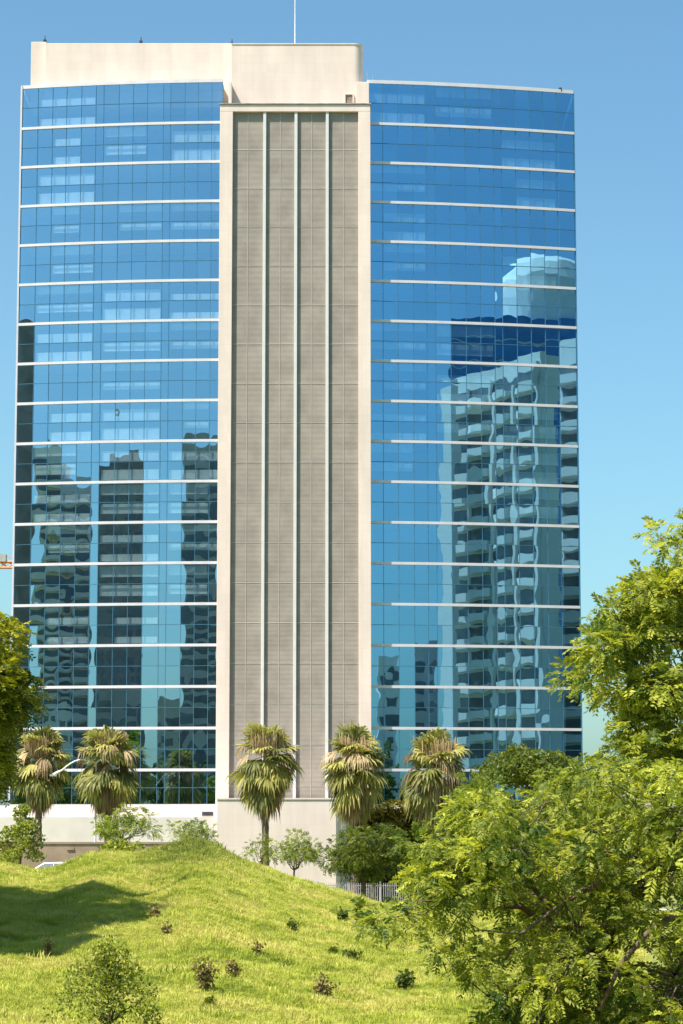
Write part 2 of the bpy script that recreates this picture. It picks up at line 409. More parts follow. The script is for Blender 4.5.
for i in range(4):
    x0, x1 = be[2*i]+0.02*(i > 0), be[2*i+1]-0.02*(i < 3)
    lb = tb(); z = LZ0-1
    while z < ZI-0.05:
        lb.hexa([(x0,LY+0.02,z),(x1,LY+0.02,z),(x1,LY+0.04,z),(x0,LY+0.04,z),(x0,LY+0.04,z+0.112),(x1,LY+0.04,z+0.112),(x1,LY+0.06,z+0.112),(x0,LY+0.06,z+0.112)])
        z += 0.125
    lp = lb.build('louvre_panel', M_louv, T)
    gb = tb(); xm = (x0+x1)/2
    gb.box(xm-0.03, xm+0.03, LY-0.005, LY+0.015, LZ0-1, ZI-0.01)
    for z in gridz:
        if z > LZ0:
            gb.box(x0, xm-0.052, LY+0.004, LY+0.018, z-0.03, z+0.03); gb.box(xm+0.052, x1, LY+0.004, LY+0.018, z-0.03, z+0.03)
    gb.build('rail', M_grid, lp)
# machine room blocks on the roof
PY = 240.6
def z_(py, Y=PY): return ZZ(py, Y)
# centre block with a rounded right corner
px0, px1 = XX(231.5, 70, PY), XX(363, 70, PY); zt = z_(44.5)
pts = [(px0, PY)]
for k in range(9):
    a = math.pi/2*k/8; r = 0.9; pts.append((px1-r+r*math.sin(a), PY+r-r*math.cos(a)))
pts += [(px1, 256), (px0, 256)]
pb = tb(); pb.prism(pts, ZL-2, zt); pb.build('roof_block', M_stone, T)
kp = tb(); pts2 = [(x+(0.06 if x > px0+1 else 0), y-0.06 if y < 250 else y) for x, y in pts]
kp.prism(pts2, zt+0.003, zt+0.12); kp.build('coping', M_stone, T)
bevbox('roof_block', M_stone, T, (XX(45, 60, 242.6), px0-0.004, 242.6, 256, ZT-2, z_(43.2, 242.6)))
bevbox('roof_block', M_stone, T, (XX(31, 60, 243.4), XX(45, 60, 242.6)-0.004, 243.4, 254, ZT-2, z_(41.8, 243.4)))
bevbox('roof_block', M_stone, T, (XX(356, 95, 239.9), fx[3]-0.12, 239.9, 247, ZL-1, z_(82, 239.9)))
bevbox('fin_wall', M_stone, T, (XX(228.6, 95, FY+.3), XX(231.8, 95, FY+.3), FY+0.3, 243, ZL+0.14, z_(82, FY+.3)))
o = bevbox('vent', mat('vent_recess', (0.30, 0.24, 0.19), 0.9, 0.2, 3), T, (XX(345.5, 98, PY), XX(352.5, 98, PY), PY-0.06, PY+0.01, z_(103.5), z_(95)), 0.01)
vf = tb(); a, c = XX(345.5, 98, PY), XX(352.5, 98, PY)
for x0_, x1_ in ((a-0.12, a-.002), (c+.002, c+0.12)): vf.box(x0_, x1_, PY-0.16, PY+0.01, z_(103.5), z_(95)+.1)
vf.box(a, c, PY-0.16, PY+.01, z_(95)+.002, z_(95)+.1); vf.build('frame', M_stone, o)
# mast, lightning rods, roof antenna
mb_ = tb(); mx_ = XX(295, 20, 244); mb_.tube([(mx_, 244, zt-2), (mx_, 244, zt+3.2), (mx_, 244, zt+7.5)], [0.055, 0.05, 0.035], 8)
mb_.box(mx_+0.25, mx_+0.7, 243.9, 244.3, zt-0.2, zt+0.75); mb_.build('antenna_mast', M_white, T)
for p, y in ((45, 41), (141, 42), (232, 44)):
    rb = tb(); x = XX(p, y, 243.7); z = z_(y, 243.7)
    rb.tube([(x, 243.7, z-0.3), (x, 243.7, z+0.55)], [0.06, 0.04], 6); rb.box(x-0.16, x+0.16, 243.55, 243.85, z-0.3, z+0.12); rb.build('lightning_rod', M_dark, T)
ab = tb(); x = XX(367, 78, 242); ab.tube([(x, 242, ZT), (x, 242, ZT+1.6)], 0.035, 6); ab.tube([(x-.3, 242, ZT+1.0), (x+.3, 242, ZT+1.0)], 0.03, 5)
ab.tube([(x+.55, 242, ZT), (x+.55, 242, ZT+1.2)], 0.03, 6); ab.build('antenna', M_white, T)
for p in (290, 330, 380, 440, 505, 560):
    if p < 380: continue
    x = XX(p, 82, 244); rb = tb(); rb.box(x-.15, x+.15, 243.6, 243.9, ZT, ZT+0.42); rb.build('roof_bracket', M_dark, T)

# podium, plinth and boundary pieces
pd = empty('podium', (XX(110, 830, 230), 231, -5), 'long white podium wall under the left glass wing, left of the stone plinth', 'podium')
PO = tuple(pd.location)
b1 = MB(PO); xa, xb = XX(-60, 830, 229.5), XX(217, 840, 228.2)-0.07
b1.box(xa, xb, 229.5, 239.5, ZZ(842, 229.5), ZZ(817, 229.5)); o = b1.build('wall', M_podium, pd)
b2 = MB(PO); b2.box(xa+0.3, xb-.02, 233.2, 239.5, ZZ(817, 229.5)+.003, ZZ(805.5, 233.2)); b2.build('upper_ledge', M_plinth, pd)
b3 = MB(PO); b3.box(xa+0.5, xb-.5, 231.0, 239.4, -6, ZZ(842, 229.5)-.003); b3.build('recessed_wall', M_brown, pd)
b4 = MB(PO); b4.box(XX(202, 814, 233.1), XX(213, 814, 233.1), 233.13, 233.19, ZZ(815.8, 233.1), ZZ(811.8, 233.1)); b4.build('vent_grille', M_dark, pd)
pl = empty('plinth', (XX(277, 850, 229), 229.5, -6.5), 'big pale stone plinth block below the louvres with two palms before it', 'plinth')
QO = tuple(pl.location)
q0, q1 = XX(217, 840, 228.2), XX(336, 840, 228.2); qz = ZZ(799.5, 228.2)
q = MB(QO); q.prism([(q0, 228.2), (q1, 228.2), (q1+2.6, 238.7), (q0, 238.7)], -6.9, qz); q.build('wall', M_plinth, pl)
q = MB(QO); q.prism([(q0-.05, 228.12), (q1+.05, 228.12), (q1+2.66, 238.72), (q0-.05, 238.72)], qz+.003, qz+.14); q.build('coping', M_plinth, pl)
bw = MB(); bw.box(XX(20, 850, 206), XX(178, 850, 206), 206, 206.3, -6.2, ZZ(844, 206))
bw.box(XX(20, 850, 206)-.02, XX(178, 850, 206)+.02, 205.92, 206.38, ZZ(844, 206)+.003, ZZ(844, 206)+.15)
bw.box(XX(67, 850, 206), XX(74, 850, 206), 205.9, 205.99, ZZ(850, 206), ZZ(847.5, 206))
o = bw.build('boundary_wall', M_brown); tag(o, 'low brown boundary wall behind the grass mound at the left', 'wall')

# fence in front of the plinth's right side
FZ = -6.5; FYf = 196.5
fe = empty('metal_fence', (XX(352, 890, FYf), FYf, FZ), 'grey upright bar fence behind the lawn, right of the white plinth', 'fence')
fo = tuple(fe.location)
x = XX(318, 890, FYf); xe = XX(470, 890, FYf); fb = MB(fo); zt_ = ZZ(883, FYf)
while x < xe:
    fb.box(x-.025, x+.025, FYf-.02, FYf+.02, FZ, zt_); x += 0.17
fb.build('bars', M_gray, fe)
fb = MB(fo)
for z in (FZ+.35, zt_-.2): fb.box(XX(318, 890, FYf), xe, FYf+.022, FYf+.07, z-.03, z+.03)
fb.build('rail', M_gray, fe)
x = XX(318, 890, FYf)
while x < xe+.1:
    fb = MB(fo); fb.box(x-.07, x+.07, FYf-.06, FYf+.09, FZ, zt_+.12); fb.build('post', M_gray, fe); x += 2.5

# ------------------------------------------------------------------ plants: generic builders
def unit(v): return v/np.maximum(np.linalg.norm(v, axis=-1, keepdims=True), 1e-9)
def sprays(P, D, Ls, m, ll, lw, droop=0.35):
    N = len(P); up = unit(np.stack([rng.normal(0, .45, N), rng.normal(0, .45, N), np.ones(N)], -1))
    S = unit(np.cross(D, up)); t_ = np.linspace(0.18, 1.0, m)
    C = P[:, None]+D[:, None]*(Ls[:, None, None]*t_[None, :, None])
    C[..., 2] -= droop*Ls[:, None]*t_[None]**2
    out = []
    for s in (-1, 1):
        ld = unit(S[:, None]*s*0.9+D[:, None]*0.55+rng.normal(0, .16, (N, m, 3))+np.array([0, 0, -0.22]))
        sc = (ll*(0.65+0.5*np.sin(np.pi*np.clip(t_, 0, .93)))[None, :, None])*(Ls/np.mean(Ls))[:, None, None]
        wd = unit(np.cross(ld, np.cross(D, S)[:, None]+rng.normal(0, .35, (N, m, 3))))*lw*(Ls/np.mean(Ls))[:, None, None]
        out.append(np.stack([C, C+ld*sc*0.45+wd, C+ld*sc, C+ld*sc*0.45-wd], 2))
    V = np.concatenate(out, 1); return V.reshape(-1, 4, 3), np.repeat(rng.random(N), 2*m)
def diamonds(P, size, updir=0.5):
    N = len(P); D = unit(rng.normal(0, 1, (N, 3))+np.array([0, 0, -0.2])); Nn = unit(rng.normal(0, 1, (N, 3))+np.array([0, 0, updir]))
    S = unit(np.cross(D, Nn)); s = size*rng.uniform(.6, 1.3, N)[:, None]
    return np.stack([P-D*s*.5, P+S*s*.28, P+D*s*.55, P-S*s*.28], 1)
def shell(c, r, n, flat=0.85, inner=0.45):
    d = unit(rng.normal(0, 1, (n, 3))); k = rng.uniform(inner, 1, n)[:, None]**0.6
    return np.asarray(c)+d*k*r*np.array([1, 1, flat]), d
def limb(p0, p1, r0, r1, wob=0.1, n=6, sag=0.0):
    p0, p1 = Vector(p0), Vector(p1); ln = (p1-p0).length; pts = []; rr = []
    for i in range(n+1):
        f = i/n; p = p0.lerp(p1, f)
        if 0 < i < n: p += Vector((rnd.gauss(0, 1), rnd.gauss(0, 1), rnd.gauss(0, .6)))*wob*ln*0.25
        p.z += math.sin(f*math.pi)*sag*ln; pts.append(p); rr.append(r0+(r1-r0)*f)
    return pts, rr
def skeleton(base, fork, clusters, r0, nl, name='trunk', parent=None, m=None, org=(0,0,0)):
    tr = MB(org); pts, rr = limb(base, fork, r0, r0*0.72, 0.12, 6); tr.tube(pts, rr, 10)
    C = [Vector(c) for c in clusters]; o1 = tr.build('trunk', m, parent, True)
    br = MB(org)
    k = min(nl, len(C)); seeds = rnd.sample(C, k)
    for s in seeds:
        p1 = Vector(fork).lerp(s, 0.72); lp, lr = limb(fork, p1, r0*0.5, r0*0.16, 0.22, 6, 0.05); br.tube(lp, lr, 6)
        near = [c for c in C if min(seeds, key=lambda q: (q-c).length) is s]
        for c in near:
            a = min(lp[1:], key=lambda q: (q-c).length+0.3*(q-lp[-1]).length)
            tp, t2 = limb(a, c, r0*0.11, r0*0.03, 0.25, 4); br.tube(tp, t2, 4)
    o2 = br.build('branches', m, parent, True)
    return o1, o2
def inpoly(x, y, P):
    c = False; j = len(P)-1
    for i in range(len(P)):
        if (P[i][1] > y) != (P[j][1] > y) and x < (P[j][0]-P[i][0])*(y-P[i][1])/(P[j][1]-P[i][1])+P[i][0]: c = not c
        j = i
    return c
def tree_clusters(centers, radii, per, kind, size, base, fork, r0, nl, leafm, name, label, cat, group=None, m=8, flat=.8, wood=None, droop=.35):
    root = empty(name, base, label, cat, group); org = np.array(base)
    Vs, vals = [], []
    for c, r in zip(centers, radii):
        n = max(4, int(per*r*r)); P, d = shell(c, r, n, flat)
        tone = rng.normal(0, .2)
        if kind == 'spray':
            D = unit(d+rng.normal(0, .45, d.shape)+np.array([0, 0, -0.05])); V, v = sprays(P, D, size*rng.uniform(.6, 1.25, n), m, size*0.36, size*0.07, droop)
            v = v**1.25*0.8+0.10+tone
        else:
            V = diamonds(P, size); v = rng.random(n)*0.75+0.12+tone
        v = v + 0*v
        Vs.append(V); vals.append(v)
    V = np.concatenate(Vs)-org
    quads('crown', V, leafm, root, np.concatenate(vals))
    skeleton(base, fork, [tuple(c) for c in centers], r0, nl, parent=root, m=wood or M_wood, org=base)
    return root
def sample_poly(poly, Y, n, rr, depth, edge=14):
    C, R = [], []
    xs = [p[0] for p in poly]; ys = [p[1] for p in poly]; tries = 0
    while len(C) < n and tries < 40000:
        tries += 1
        x, y = rnd.uniform(min(xs), max(xs)), rnd.uniform(min(ys), max(ys))
        if not inpoly(x, y, poly): continue
        r = rnd.uniform(*rr); rp = r*F/Y*0.8
        if not all(inpoly(x+rp*math.cos(a), y+rp*math.sin(a)*.8, poly) or not (0 < y+rp*math.sin(a) < 1060) for a in (0, 1.57, 3.14, 4.71)):
            r *= 0.6; rp *= 0.6
            if not all(inpoly(x+rp*math.cos(a), y+rp*math.sin(a)*.8, poly) for a in (0, 1.57, 3.14, 4.71)): continue
        Yd = Y+rnd.uniform(-depth, depth)
        C.append(np.array(at(x, y, Yd))); R.append(r)
    return C, R

# ------------------------------------------------------------------ the two big trees at the right
poly_tall = [(760,470),(700,495),(672,508),(650,512),(640,528),(655,545),(648,566),(622,572),(606,586),(612,600),(592,618),(586,634),(566,640),(572,655),(545,672),(538,690),(560,694),(590,690),(610,700),(622,720),(612,738),(596,748),(600,775),(760,800)]
C1, R1 = sample_poly(poly_tall, 43, 165, (0.13, 0.44), 2.6)
gz = tz(8.2, 44)
tree_clusters(C1, R1, 400, 'spray', 0.28, (7.6, 44, gz-0.1), (7.3, 43.6, gz+4.2), 0.19, 12, LF_tall, 'leafy_tree',
    'tall lime green tree with feathery leaves rising above the right edge of the glass wing', 'tree', m=7, flat=.6)
poly_low = [(770,745),(690,760),(640,768),(608,756),(575,752),(560,775),(520,790),(500,782),(478,790),(452,783),(440,800),(452,818),(425,822),(395,838),(392,858),(370,872),(368,892),(358,915),(372,938),(408,944),(432,932),(424,950),(450,965),(446,985),(470,1000),(476,1030),(500,1110),(770,1110)]
C2, R2 = sample_poly(poly_low, 37, 330, (0.14, 0.42), 2.4)
gz = tz(5.0, 38)
low_tree = tree_clusters(C2, R2, 420, 'spray', 0.24, (4.3, 38.6, gz-0.1), (3.9, 38, gz+1.5), 0.15, 14, LF_big, 'spreading_tree',
    'wide low yellow-green tree filling the lower right corner in front of the lawn', 'tree', m=7, flat=.55)
lb_ = MB(tuple(low_tree.location))
for path, r0_ in (([(700, 820, 36.5), (640, 858, 35.9), (597, 884, 35.6), (560, 905, 35.5), (521, 934, 35.3), (505, 960, 35.5)], .038), ([(597, 884, 35.6), (575, 892, 35.4), (556, 915, 35.4), (546, 932, 35.4)], .02),
        ([(640, 858, 35.9), (600, 850, 35.8), (550, 856, 35.9), (500, 846, 36)], .022), ([(521, 934, 35.3), (480, 930, 35.5), (450, 912, 35.7)], .015), ([(700, 900, 36), (650, 930, 35.2), (620, 965, 35), (600, 1010, 35)], .05)):
    pts_ = [at(*p) for p in path]; lb_.tube(pts_, [r0_*(1-.6*i/len(pts_)) for i in range(len(pts_))], 6)
lb_.build('limbs', M_wood, low_tree, True)

# the dark topped tree at the left edge
poly_left = [(-120,560),(-60,590),(-20,610),(8,618),(22,622),(34,634),(44,646),(42,660),(34,668),(48,684),(52,700),(44,712),(24,716),(12,724),(18,745),(22,770),(14,792),(-20,810),(-80,810),(-150,780),(-190,700),(-170,600)]
poly_left = [(x-7 if x > 0 else x, y) for x, y in poly_left]
C3, R3 = sample_poly(poly_left, 62, 150, (0.35, 0.75), 2.4)
gz = tz(-10.6, 62)
left_tree = tree_clusters(C3, R3, 400, 'spray', 0.34, (-10.8, 62, gz-0.1), (-10.6, 62, gz+2.6), 0.22, 10, LF_left, 'leafy_tree',
    'dark green tree with yellow tips reaching in at the left edge of the picture', 'tree', m=6)

for (x_, y_, sc_, rz_, lb_) in ((-14.6, 55.5, 1.45, 0.3, 'nearest of the trees outside the left edge whose shade falls on the lawn'), (-16.0, 62.5, 1.6, 2.1, 'middle tree outside the left edge shading the lawn'), (-16.3, 70, 1.5, 4.0, 'farthest of the trees outside the left edge shading the lawn'), (-17.2, 59, 1.6, 5.2, 'outermost unseen tree added to deepen the lawn shade, left of the nearest shading tree'), (-15.4, 66.5, 1.35, 1.2, 'smallest unseen tree added to deepen the lawn shade, between the middle and farthest ones')):  # last two copies are unseen extras, added to deepen the shade on the lawn
    c_ = left_tree.copy(); COL.objects.link(c_); c_.location = (x_, y_, tz(x_, y_)-.1); c_.scale = (sc_,)*3; c_.rotation_euler = (0, 0, rz_); c_['label'] = lb_
    for ch in left_tree.children:
        q_ = ch.copy(); COL.objects.link(q_); q_.parent = c_
# ------------------------------------------------------------------ palms
def fan(P, D, Lb, nb=15, spread=2.4, width=0.07, hang=0.5, fold=0.2):
    """one fan leaf: strips radiating from P around D, tips hanging"""
    D = D/np.linalg.norm(D); up = np.array([0, 0, 1.0])+rng.normal(0, .2, 3)
    S = np.cross(D, up); S /= np.linalg.norm(S); Nn = np.cross(S, D); V = []
    for k in range(nb):
        a = (k/(nb-1)-.5)*spread; d = D*math.cos(a)+S*math.sin(a)+Nn*rng.normal(0, .07); ln = Lb*(0.78+0.22*math.cos(a))*rng.uniform(.85, 1.1)
        wv = (-D*math.sin(a)+S*math.cos(a)); wv = wv*math.cos(fold)+Nn*math.sin(fold)*(1 if k % 2 else -1)
        pts = []
        for f, wf, h in ((0, .25, 0), (0.5, 1.0, .05), (0.8, .7, .25), (1.06, .08, .62)):
            c = P+d*ln*f*(1-h*hang*0.35); c = c+np.array([0, 0, -1.0])*ln*h*hang
            pts.append((c-wv*width*wf, c+wv*width*wf))
        for i in range(3): V.append([pts[i][0], pts[i][1], pts[i+1][1], pts[i+1][0]])
    return V
def palm(px, ytop, Y, halfw, label, gz=None, droopy=1.0, trunk_r=0.3, seed=0):
    x = XX(px, 780, Y); zc = ZZ(ytop, Y)-2.9; gz = tz(x, Y) if gz is None else gz
    root = empty('fan_palm', (x, Y, gz-.1), label, 'palm tree', 'fan palms in front of the tower')
    o = np.array([0, 0, zc-gz+.1]); V = []; vals = []; dv = []; dvals = []; pet = MB()
    s = halfw/2.15
    for k in range(58):
        az = k*2.39996+rng.normal(0, .5); f = (k+rng.uniform(-7, 7))/58
        el = math.radians(np.clip(70-125*f+rng.normal(0, 20), -72, 85))
        d = np.array([math.cos(az)*math.cos(el), math.sin(az)*math.cos(el), math.sin(el)])
        lp = (1.25 if el > -.2 else 1.35)*s*rng.uniform(.55, 1.2); base = o+np.array([0, 0, -f*1.5+rng.normal(0, .15)])
        p = base+d*lp; p[2] -= 0.12*lp
        dd = d*1.0+np.array([0, 0, -0.25-0.3*f]); t0 = np.clip(rng.normal(.5, .27), 0, 1)
        vv = fan(p, dd, 1.35*s*rng.uniform(.85, 1.12), 15, rng.uniform(2.3, 3.2), 0.085*s, rng.uniform(.15, .75)+0.3*max(0, f)); V += vv; vals += [t0]*len(vv)
        pet.tube([tuple(base), tuple(p)], [0.035, 0.022], 4)
    for k in range(66):      # dry leaves hanging as a skirt and among the green
        az = rng.random()*6.283; f = rng.random(); el = math.radians(-45-36*f) if k < 54 else math.radians(rng.uniform(-35, 35))
        d = np.array([math.cos(az)*math.cos(el), math.sin(az)*math.cos(el), math.sin(el)])
        base = o+np.array([0, 0, (-0.8-1.7*f) if k < 54 else -.2]); p = base+d*(0.8 if k < 54 else rng.uniform(.8, 1.5))*s
        vv = fan(p, d+np.array([0, 0, -.6]), 1.25*s*rng.uniform(.8, 1.2), 10, 1.3, 0.06*s, 1.0); dv += vv; dvals += [rng.random()]*len(vv)
    for k in range(62):      # old flower stalks arching out of the head
        az = rng.random()*6.283; L_ = rng.uniform(1.2, 2.0)*s; pp = o+np.array([0, 0, .3])
        d = np.array([math.cos(az)*.75, math.sin(az)*.75, .7])
        for j in range(12):
            q = pp+d*L_*rng.uniform(.3, .9)+rng.normal(0, .14, 3); hang = rng.uniform(.5, 1.5)
            wv = unit(rng.normal(0, 1, 3)*np.array([1, 1, .1]))*0.03
            dv.append([q-wv, q+wv, q+wv*.6+np.array([.05, 0, -hang]), q-wv*.6+np.array([.05, 0, -hang])]); dvals.append(rng.uniform(.5, 1))
    quads('crown', np.array(V), LF_palm, root, np.array(vals)+rng.normal(0, .12, len(vals)))
    quads('dead_fronds', np.array(dv), LF_dead, root, np.array(dvals))
    pet.build('leaf_stalks', LF_mid, root)
    tr = MB(); H = zc-gz-.4; n = 26; pts = []; rr = []
    for i in range(n+1):
        f = i/n; pts.append((0.12*math.sin(f*3+px), 0.1*math.cos(f*2+px), H*f)); rr.append(trunk_r*(1.35-0.35*min(1, f*3))*(1+(0.07 if i % 2 else -.05)))
    tr.tube(pts, rr, 12); tr.build('trunk', M_palmwood, root, False)
    return root
palm(40, 721, 218, 2.7, 'palm partly hidden behind the dark tree at the far left')
palm(107, 720, 214, 2.95, 'palm in front of the left glass wing, next to the curved lamp arms')
palm(267, 718, 212, 2.95, 'palm with a bare visible trunk standing against the pale plinth, left of two')
palm(354, 723, 210, 3.0, 'palm beside the right end of the plinth, at the louvres\' right edge')
palm(435, 727, 206, 3.1, 'palm in front of the right glass wing, rightmost and shaggiest of the row')

# ------------------------------------------------------------------ smaller trees and shrubs
def blob_tree(name, label, cat, px, py_top, py_bot, Y, halfpx, n, leaf, size, per, kind='leaf', rr=(0.18, 0.36), trunk=0.1, forkf=0.35, shape='round', gz=None, group=None, depth=None, m=6, droop=.3, flat=.75):
    size *= 1.45; per *= 1.2
    p = at(px, py_bot, Y); x = p.x; zt_, zb = at(px, py_top, Y).z, p.z; hw = halfpx/F*Y
    g = tz(x, Y) if gz is None else gz; H = zt_-zb; C = []; R = []
    mx = max(hw, H/2)
    while len(C) < n:
        u, v, w_ = rnd.uniform(-1, 1), rnd.uniform(-1, 1), rnd.uniform(-1, 1)
        if u*u+v*v+w_*w_ > 1: continue
        if shape == 'flat': w_ = abs(w_)*1.1-.3
        if shape == 'cone':
            k = (1-(w_+1)/2)*.95+.12; u *= k*1.1; v *= k*1.1
        r = rnd.uniform(*rr)*mx
        C.append(np.array([x+u*(hw-r*.6), Y+v*(hw-r*.6), (zt_+zb)/2+w_*(H/2-r*.5)])); R.append(r)
    return tree_clusters(C, R, per, kind, size, (x, Y, g-.1), (x+rnd.uniform(-.1, .1)*hw, Y, max(g+.3, zb+H*forkf*.5)), trunk, 7, leaf, name, label, cat, group, m=m, flat=flat, droop=droop)

blob_tree('round_tree', 'dense dark green rounded tree between the shaggy palm and the big right tree', 'tree', 528, 740, 806, 130, 58, 90, LF_dark, 0.15, 300, rr=(.1, .26), trunk=.2, shape='flat')
blob_tree('leafy_tree', 'small bright yellow-green tree just right of the shaggy palm', 'tree', 478, 776, 860, 90, 36, 34, LF_mid, 0.26, 150, 'spray', trunk=.12, rr=(.2, .4))
blob_tree('conifer_shrub', 'grey-green shaggy shrub tree below the dark tree at the left edge', 'tree', 20, 802, 872, 102, 38, 60, LF_shrub, 0.10, 520, shape='cone', rr=(.09, .24), trunk=.09)
blob_tree('layered_tree', 'flat-topped green tree standing before the white podium wall', 'tree', 125, 800, 850, 110, 36, 30, LF_mid, 0.2, 210, 'spray', shape='flat', rr=(.10, .26), trunk=.08)
blob_tree('small_tree', 'small green tree between the grassy hummock and the podium vent', 'tree', 189, 815, 850, 112, 27, 22, LF_mid, 0.18, 210, 'spray', shape='flat', rr=(.12, .28), trunk=.07)
blob_tree('shrub', 'low yellow-green shrub at the foot of the flat-topped tree on the mound crest', 'shrub', 120, 838, 858, 97, 26, 14, LF_big, 0.14, 300, rr=(.2, .4), trunk=.03)
blob_tree('small_tree', 'small spindly tree in front of the plinth under the bare-trunked palm, left one', 'tree', 262, 832, 872, 120, 20, 18, LF_mid, 0.18, 250, 'spray', shape='flat', rr=(.14, .30), trunk=.05)
blob_tree('small_tree', 'small round-headed thin-stemmed tree in the middle of the pale plinth', 'tree', 296, 824, 880, 118, 29, 26, LF_mid, 0.18, 250, 'spray', rr=(.11, .26), trunk=.06, shape='flat')
blob_tree('broad_tree', 'broad dark green tree at the right corner of the plinth over the fence', 'tree', 366, 820, 886, 125, 46, 56, LF_dark, 0.22, 170, 'spray', rr=(.10, .28), trunk=.13)
blob_tree('leafy_tree', 'mid green tree half hidden behind the spreading tree, under the right wing\'s corner', 'tree', 575, 765, 860, 105, 62, 60, LF_mid, 0.2, 170, 'spray', rr=(.18, .34), trunk=.15)
# hedge wall under the right wing
hx0, hx1 = XX(350, 830, 215), XX(640, 830, 215); hz1 = ZZ(803, 215)
he = empty('hedge', ((hx0+hx1)/2, 215, -6.5), 'dark mottled tall hedge below the right glass wing behind the fence', 'hedge')
n = 26000; P = np.stack([rng.uniform(hx0, hx1, n), 215+rng.uniform(-.7, .5, n), rng.uniform(-6.3, hz1, n)], -1)
P[:, 1] += 0.5*np.sin(P[:, 0]*2.3)*np.sin(P[:, 2]*2.0); P[:, 2] += 0.3*np.sin(P[:, 0]*1.7)
quads('foliage', diamonds(P, 0.42)-np.array(he.location), LF_hedge, he)
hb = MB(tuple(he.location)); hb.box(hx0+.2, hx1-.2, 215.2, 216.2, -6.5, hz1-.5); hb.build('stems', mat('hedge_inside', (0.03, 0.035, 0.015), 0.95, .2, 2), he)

# shrub at the bottom left, nearest plant
Ys = 38.2; sx = XX(106, 1000, Ys); g = tz(sx, Ys)
C, R = [], []
for k in range(120):
    a = rnd.uniform(0, 6.28); r = rnd.random()**.55; h = rnd.random()**.8
    wv = 1.02*(1-(h*.94)**1.5)**.75
    C.append(np.array([sx+math.cos(a)*r*wv, Ys+math.sin(a)*r*wv*.8, g+.15+h*1.22])); R.append(rnd.uniform(.07, .16))
tree_clusters(C, R, 3000, 'leaf', 0.062, (sx, Ys, g-.05), (sx, Ys, g+.25), .03, 20, LF_shrub, 'leafy_shrub', 'upright small-leaved green shrub at the bottom left of the lawn', 'shrub', flat=2.1)

# dry and dark little bushes dotted over the lawn
dry = [(207, 980, 62, 16, 30, 'brown withered bush tuft left of the lawn\'s middle', 1), (233, 972, 63, 7, 14, 'thin dry stalk just right of the brown withered tuft', 1),
 (322, 990, 60, 15, 18, 'spiky dry bush with forked twigs in the middle foreground of the lawn', 1), (353, 957, 66, 9, 8, 'low dark green bush flattened on the lawn, left of the big tree', 0),
 (405, 984, 60, 8, 14, 'small dark round bush just left of the spreading tree', 0), (258, 950, 68, 4, 16, 'narrow dark upright sprig in the centre of the lawn', 1),
 (292, 927, 75, 7, 9, 'small olive bush high on the lawn below the plinth', 0), (343, 918, 78, 8, 12, 'green weed clump on the slope below the fence', 0),
 (333, 952, 68, 4, 6, 'tiny dark weed beside the flattened dark bush', 0), (155, 914, 74, 5, 9, 'reddish dry sprig at the edge of the tree shadow', 1),
 (167, 930, 70, 4, 9, 'dry sprig at the right tip of the tree shadow', 1), (48, 950, 60, 3, 18, 'single rusty dry stalk on the lawn below the tree shadow', 1),
 (208, 1002, 56, 4, 6, 'tiny dark weed below the brown withered tuft', 0), (370, 925, 76, 7, 8, 'small grey-green weed at the left fringe of the spreading tree', 0)]
def ray_ground(px, py):
    lo = None
    for Y in np.arange(34, 110, 0.25):
        p = at(px, py, Y)
        if p.z <= tz(p.x, Y)+.02: return p.x, Y, tz(p.x, Y)
    return at(px, py, 88).x, 88, tz(at(px, py, 88).x, 88)
for px, py, _, hw, hh, lab, isdry in dry:
    x, Y, g = ray_ground(px, py+hh*.45); s = Y/F; root = empty('dry_bush' if isdry else 'small_bush', (x, Y, g-.03), lab, 'bush', 'small bushes dotted over the lawn')
    st_ = MB(); P = []
    for k in range(16 if hw > 4 else 6):
        a = rnd.uniform(0, 6.28); r = rnd.random()*hw*s; h = rnd.uniform(.5, 1)*hh*s*1.15
        tip = (math.cos(a)*r, math.sin(a)*r*.6, h); mid = (math.cos(a)*r*.35, math.sin(a)*r*.3, h*.55); st_.tube([(0, 0, 0), mid, tip], [.014, .01, .005], 4)
        for q in range(20):
            f = rnd.uniform(.25, 1.15); P.append((tip[0]*f+rnd.gauss(0, .05), tip[1]*f+rnd.gauss(0, .05), abs(tip[2]*f+rnd.gauss(0, .05))))
    st_.build('stems', M_wood, root)
    quads('leaves', diamonds(np.array(P), .085 if isdry else .11), LF_dry if isdry else LF_dark, root)

# ------------------------------------------------------------------ grass
def tuft(name, nb, h, spread, lean, wid):
    V = []; 
    for k in range(nb):
        a = rnd.uniform(0, 6.28); r = spread*math.sqrt(rnd.random()); p = np.array([math.cos(a)*r, math.sin(a)*r, -.02]); hh = h*rnd.uniform(.55, 1.15)
        b_ = rnd.uniform(0, 6.28); ln = lean*rnd.uniform(.2, 1.2)*hh; d = np.array([math.cos(b_)*ln, math.sin(b_)*ln, 0]); wv = np.array([-math.sin(b_+rnd.gauss(0, .8)), math.cos(b_), 0])*wid
        q0, q1, q2 = p, p+d*.35+np.array([0, 0, hh*.6]), p+d*1.1+np.array([0, 0, hh*.93])
        V.append([q0-wv, q0+wv, q1+wv*.8, q1-wv*.8]); V.append([q1-wv*.8, q1+wv*.8, q2+wv*.12, q2-wv*.12])
    V = np.array(V, np.float32).reshape(-1, 3); n = len(V)//4
    me = bpy.data.meshes.new(name); me.from_pydata(V.tolist(), [], [(4*i, 4*i+1, 4*i+2, 4*i+3) for i in range(n)]); me.update()
    return me
mG = bpy.data.materials.new('grass_blade'); mG.use_nodes = True; t = mG.node_tree; t.nodes.clear()
out = t.nodes.new('ShaderNodeOutputMaterial'); oi = t.nodes.new('ShaderNodeObjectInfo'); gm = t.nodes.new('ShaderNodeNewGeometry')
